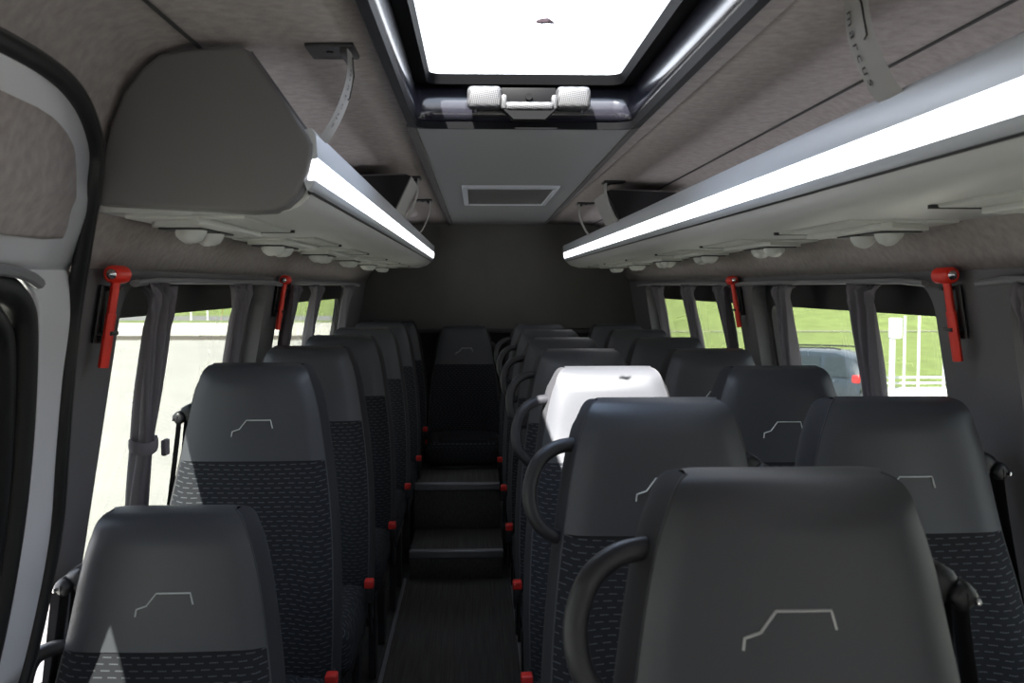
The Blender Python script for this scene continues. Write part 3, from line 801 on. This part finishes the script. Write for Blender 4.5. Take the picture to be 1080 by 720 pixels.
# ------------------------------------------------------------------ emergency hammers
def hammer(side, y, label):
    z = ZC + .022
    r = empty('emergency_hammer', (wx(side, z, .03), y, z), 0, label, 'hammer', 'red emergency hammers on the window pillars')
    lean = (uw(-.20) - uw(.0)) / .20
    def at(u_in, dy, dz): return (side * (-lean * dz - u_in) * 1.0, dy, dz)
    bm = BM(); tube(bm, [at(0, .034, 0), at(0, .030, 0), at(0, -.024, 0), at(0, -.030, 0)], [.013, .0165, .0165, .012], 20); build('hammer_head', bm, M['red'], r)
    bm = BM(); tube(bm, [at(0, -.030, 0), at(0, -.032, 0), at(0, -.042, 0)], [.010, .009, .002], 14); tag(build('striking_tip', bm, M['chrome'], r), 'pointed metal tip')
    bm = BM(); tube(bm, [at(0, 0, -.008), at(0, 0, -.075)], .01, 10, flat=(.020, .016), up=(0, 1, 0))
    tube(bm, [at(0, .001, -.072), at(0, .001, -.08), at(0, .001, -.165), at(0, .001, -.170)], .01, 10, flat=(.030, .018), up=(0, 1, 0)); build('handle', bm, M['red'], r)
    bm = BM()
    a, b = Vector(at(-.020, 0.006, -.02)), Vector(at(-.020, .006, -.125))
    tube(bm, [a, b], .01, 8, flat=(.036, .014), up=(0, 1, 0))
    for dz in (-.026, -.108): rbox(bm, at(-.004, .008 if dz < -.05 else .012, dz), (.030, .034 if dz < -.05 else .018, .008), .002, 2)
    build('wall_bracket', bm, M['black'], r)
hammer(-1, 1.865, 'larger left red emergency hammer on the pillar beside the white side door')
hammer(-1, 3.49, 'smaller left red emergency hammer between the two left windows')
hammer(1, 1.965, 'larger right red emergency hammer near the right edge of the photo')
hammer(1, 3.63, 'smaller right red emergency hammer between the two rear right windows')

# ------------------------------------------------------------------ curtains
def curtain(side, y, width, tie, lean_y, label, seed):
    rnd = random.Random(seed)
    zt = ZC + .004; zb = ZC - .70 if side < 0 and y < 3 else ZC - .46
    r = empty('curtain', (wx(side, zt, .035), y, zt), 0, label, 'curtain', 'gathered grey window curtains')
    O = Vector(r.location); n = 44; ph = rnd.random() * 6
    bm = BM(); rows = []
    for k in range(33):
        t = k / 32; z = zt + (zb - zt) * t
        wf = 1.18 - .30 * min(1, t / .10)
        if tie is not None: wf *= 1 - .38 * math.exp(-((t - tie) / .10) ** 2)
        else: wf *= 1 - .12 * math.sin(t * 3)
        ruff = max(0, 1 - t / .10)
        row = []
        for j in range(n + 1):
            s = j / n - .5
            a = (math.sin(s * 38 + ph) * .011 + math.sin(s * 17 + ph * 2 + t * 1.5) * .008) * (1 + .3 * math.sin(t * 6 + s * 4))
            a += ruff * .010 * math.sin(s * 61 + t * 40)
            yy = s * width * wf + ruff * .006 * math.sin(s * 47 + 3) + lean_y * t
            xx = wx(side, z, (.036 if side < 0 else .024) + (.010 if k > 2 else 0)) - side * a - side * (.014 if ruff > 0 else 0) * math.sin(ruff * 3)
            row.append((xx, y + yy, z + ruff * .004 * math.sin(s * 33)))
        rows.append(row)
    strip(bm, rows); bmesh.ops.translate(bm, verts=bm.verts[:], vec=-O)
    build('cloth', bm, M['curtain'], r, angle=0, solid=.002)
    if tie is not None:
        z = zt + (zb - zt) * tie; xm = wx(side, z, .046); yy = y + lean_y * tie; w = width * .55 * .5
        bm = BM(); loop = [(xm + math.cos(a) * .026, yy + math.sin(a) * (w + .014), z + .004 * math.sin(2 * a)) for a in [2 * math.pi * k / 24 for k in range(24)]]
        tube(bm, loop, .01, 8, closed=True, flat=(.026, .004), up=(0, 0, 1))
        rbox(bm, (xm - side * .03, yy + .05, z - .012), (.012, .03, .035), .004, 2)
        bmesh.ops.translate(bm, verts=bm.verts[:], vec=-O); build('tie_band', bm, M['curtain'], r)
curtain(-1, 2.07, .105, .48, .12, 'tied grey curtain in the left window nearest the side door', 1)
curtain(-1, 2.80, .12, None, .03, 'grey curtain at the rear end of the large left window', 2)
curtain(-1, 3.58, .10, None, .0, 'grey curtain behind the smaller left hammer', 3)
curtain(-1, 4.10, .13, None, .0, 'grey curtain in the middle of the rear left window', 4)
curtain(-1, 5.10, .13, None, .0, 'grey curtain at the far end of the rear left window', 5)
curtain(1, 2.40, .14, None, .06, 'broad grey curtain between the parked car and the white railing', 6)
curtain(1, 3.03, .13, None, .06, 'grey curtain left of the parked car in the right window', 7)
curtain(1, 3.78, .14, None, .0, 'grey curtain beside the smaller right hammer', 8)
curtain(1, 4.40, .13, None, .0, 'grey curtain in the middle of the rear right window', 9)
curtain(1, 5.12, .13, None, .0, 'grey curtain at the far end of the rear right window', 10)
curtain(1, 1.64, .09, None, .0, 'grey curtain cut off by the right edge of the photo', 11)

# ------------------------------------------------------------------ outside
def slab(name, pts, mat, th=.2):
    bm = BM(); strip(bm, pts); bmesh.ops.recalc_face_normals(bm, faces=bm.faces[:]); bm.normal_update()
    if sum(f.normal.z for f in bm.faces) < 0:
        for f in bm.faces: f.normal_flip()
    o = build(name, bm, mat, smooth=False); return tag(o, kind='structure')
G = ZC - 2.2; GRt = ZC - 3.45
slab('ground_asphalt', [[(-150, -60, G), (2.2, -60, G)], [(-150, 42, G), (2.2, 42, G)]], M['asphalt'])
slab('ground_paving', [[(-150, 42, G + .12), (2.2, 42, G + .12)], [(-150, 60, G + .06), (2.2, 60, G + .06)]], M['pave'])
bm = BM(); rbox(bm, (-74, 41.9, G + .05), (152, .35, .24)); tag(build('ground_kerb', bm, M['kerb'], smooth=False), kind='structure')
slab('ground_verge', [[(-150, 59.9, G + .07), (2.2, 59.9, G + .07)], [(-150, 63.5, G + .07), (2.2, 63.5, G + .07)]], M['grass'])
slab('ground_road', [[(-150, 63.5, G), (2.2, 63.5, G)], [(-150, 76, G), (2.2, 76, G)]], M['farroad'])
slab('ground_bank', [[(-200, 76, G), (2.2, 76, G)], [(-200, 110, G + .8), (2.2, 110, G + .8)], [(-200, 190, G + 12), (2.2, 190, G + 12)]], M['grass'])
slab('ground_slope', [[(2.2, -60, G), (6.5, -60, GRt)], [(2.2, 76, G), (6.5, 76, GRt)]], M['asphalt'])
slab('ground_lot', [[(6.5, -60, GRt), (160, -60, GRt)], [(6.5, 28, GRt), (160, 28, GRt)]], M['asphalt'])
slab('ground_lawn', [[(6.5, 28, GRt + .02), (200, 28, GRt + .02)], [(6.5, 74, GRt), (200, 74, GRt)], [(6.5, 76, GRt), (200, 76, GRt)]], M['grass'])
slab('ground_path', [[(6.5, 75, GRt + .06), (200, 75, GRt + .06)], [(6.5, 77, GRt + .06), (200, 77, GRt + .06)]], plain('mown_strip', (.20, .21, .10), .9))
slab('ground_hill', [[(2.2, 77, GRt), (200, 77, GRt)], [(2.2, 110, GRt + 2.5), (200, 110, GRt + 2.5)], [(2.2, 190, GRt + 16), (200, 190, GRt + 16)]], M['grass'])
# slim white posts beyond the road on the left
for i, px in enumerate((205, 222)):
    X_ = (px - 502) / F * 64; bm = BM(); tube(bm, [(0, 0, 0), (0, 0, 1.55), (0, 0, 1.6)], [.05, .05, .02], 10)
    o = build('roadside_post', bm, M['whitemetal']); o.location = (X_, 64, G + .07)
    tag(o, 'pale roadside post seen through the left window, the %s of two' % ('left' if i == 0 else 'right'), 'post', 'posts by the far road')
# parked dark car
def car():
    X_ = (912 - 502) / F * 26
    hd = Vector((-.75, .66, 0)).normalized()
    rz = math.atan2(hd.y, hd.x)
    r = empty('parked_car', (X_ + hd.x * 2.2 + .66 * .9, 26 + hd.y * 2.2 + .75 * .9, GRt - .02), rz, 'dark blue estate car parked on the lot outside the right window', 'car')
    # local: +x forward, rear at x = -2.2
    secs = [(-2.22, .82, .55, .78, .84), (-2.15, .86, .32, .95, 1.30), (-1.95, .88, .28, 1.02, 1.58), (-1.5, .90, .26, 1.02, 1.72), (-.6, .90, .24, 1.00, 1.74), (.3, .90, .24, .98, 1.70), (.9, .90, .24, .97, 1.30), (1.25, .88, .26, .96, 1.02), (1.9, .86, .28, .88, .92), (2.2, .78, .36, .70, .76)]
    bm = BM(); rows = []
    for x, w, zb, zs, zt in secs:
        wr = w * .78
        half = [(w * .9, zb), (w, zb + .18), (w, zs - .12), (w * .97, zs), (wr + (w - wr) * .4, (zs + zt) / 2), (wr, zt - .04), (wr * .8, zt), (0, zt + .02)]
        rows.append([(x, a, c) for a, c in half] + [(x, -a, c) for a, c in reversed(half[:-1])])
    R = strip(bm, rows); bm.faces.new(R[0]); bm.faces.new(list(reversed(R[-1]))); bmesh.ops.recalc_face_normals(bm, faces=bm.faces[:])
    b = build('body', bm, M['carpaint'], r, angle=35)
    for s in (-1, 1):
        for (xa, xb, xc_, xd) in ((-1.95, -1.20, -1.25, -1.72), (-1.12, -.25, -.28, -1.10), (-.18, .78, .42, -.18)):
            bm = BM(); vs = [bm.verts.new((x, s * y, z)) for x, y, z in ((xa, .885, 1.06), (xb, .885, 1.06), (xc_, .755, 1.58), (xd, .755, 1.58))]; bm.faces.new(vs); build('side_window', bm, M['carglass'], r, smooth=False, solid=.012)
        for x in (-1.35, 1.4):
            bm = BM(); tube(bm, [(x, s * .70, .36), (x, s * .72, .36), (x, s * .90, .36), (x, s * .915, .36)], [.30, .36, .36, .33], 28); w = build('wheel', bm, M['tyre'], r)
            bm = BM(); cyl(bm, (x, s * .915, .36), (x, s * .93, .36), .07, 14)
            for k in range(7):
                a = 2 * math.pi * k / 7; tube(bm, [(x + .05 * math.cos(a), s * .925, .36 + .05 * math.sin(a)), (x + .25 * math.cos(a), s * .925, .36 + .25 * math.sin(a))], [.03, .045], 8)
            tube(bm, [(x + .255 * math.cos(a), s * .92, .36 + .255 * math.sin(a)) for a in [2 * math.pi * k / 24 for k in range(24)]], .025, 8, closed=True)
            build('rim', bm, M['rim'], w)
        bm = BM(); rbox(bm, (-2.10, s * .80, 1.02), (.20, .14, .22), .04, 3); build('tail_lamp', bm, M['lampred'], r)
    bm = BM(); vs = [bm.verts.new(p) for p in ((-2.19, .70, 1.10), (-2.19, -.70, 1.10), (-2.00, -.60, 1.52), (-2.00, .60, 1.52))]; bm.faces.new(vs); build('rear_window', bm, M['carglass'], r, smooth=False, solid=.012)
    bm = BM()
    for s in (-1, 1): tube(bm, [(-1.6, s * .62, 1.78), (-1.4, s * .62, 1.81), (.1, s * .62, 1.79), (.25, s * .62, 1.74)], .022, 8)
    build('roof_rail', bm, M['black'], r)
car()
# white parapet with a railing and a thick white post
def at_px(px, py, Y): d = ray(px, py); t = Y / d.y; return Vector((d.x * t, Y, d.z * t + ZC))
pa, pb = at_px(932, 410, 12), at_px(1060, 410, 12)
rl = empty('white_railing', (pa.x, 12, GRt + .7), 0, 'white metal railing on a low white wall outside the right window', 'railing')
O = Vector(rl.location)
bm = BM(); rbox(bm, ((pa.x + pb.x) / 2 - O.x, .1, (pa.z - O.z) / 2 - .35), (pb.x - pa.x, .25, pa.z - O.z + .7), .02, 2); build('parapet', bm, M['concrete'], rl)
for px in (952, 967, 994, 1020, 1046):
    a = at_px(px + 1, 410, 12) - O; b = at_px(px - 1, 333, 12) - O
    bm = BM(); tube(bm, [(a.x, .0, a.z), (a.x, .0, b.z)], .016, 8); build('upright', bm, M['whitemetal'], rl)
for py in (398, 404):
    a = at_px(932, py, 12) - O
    bm = BM(); tube(bm, [(0, 0, a.z), (pb.x - O.x, 0, a.z)], .014, 8); build('rail', bm, M['whitemetal'], rl)
a = at_px(940, 420, 11.5); b = at_px(940, 357, 11.5); c = at_px(941, 345, 11.5); e = at_px(941, 332, 11.5)
sp_ = empty('white_post', (a.x, 11.5, GRt + .7), 0, 'thick white post with a box on top beside the curtain in the right window', 'post')
O = Vector(sp_.location)
bm = BM(); tube(bm, [(0, 0, -.7), (0, 0, b.z - O.z)], .034, 12); build('pole', bm, M['whitemetal'], sp_)
bm = BM(); rbox(bm, (.03, 0, b.z - O.z + .12), (.13, .10, .24), .015, 3); build('box', bm, M['whitemetal'], sp_)

# ------------------------------------------------------------------ light
sd = bpy.data.lights.new('sun', 'SUN'); so = bpy.data.objects.new('sun', sd); COL.objects.link(so)
sd.energy = 55; sd.angle = math.radians(.53); sd.color = (1.0, .965, .90)
so.rotation_euler = Vector((.34, .85, -1)).to_track_quat('-Z', 'Y').to_euler(); so.location = (-4, -8, 12)
w = bpy.data.worlds.new('sky'); S.world = w; w.use_nodes = True
nt = w.node_tree; bg = nt.nodes['Background']
tc = nt.nodes.new('ShaderNodeTexCoord'); sx = nt.nodes.new('ShaderNodeSeparateXYZ'); nt.links.new(tc.outputs['Generated'], sx.inputs[0])
rp_ = nt.nodes.new('ShaderNodeValToRGB'); rp_.color_ramp.elements[0].color = (.98, .98, 1.0, 1); rp_.color_ramp.elements[1].color = (.55, .72, 1.0, 1)
nt.links.new(sx.outputs['Z'], rp_.inputs['Fac']); nt.links.new(rp_.outputs['Color'], bg.inputs['Color']); bg.inputs['Strength'].default_value = 5.0
S.view_settings.view_transform = 'Standard'; S.view_settings.look = 'None'; S.view_settings.exposure = 0; S.view_settings.gamma = 1; S.view_settings.use_curve_mapping = False
S.cycles.use_denoising = True
S.cycles.max_bounces = 10; S.cycles.diffuse_bounces = 6; S.cycles.transparent_max_bounces = 16; S.cycles.sample_clamp_indirect = 10
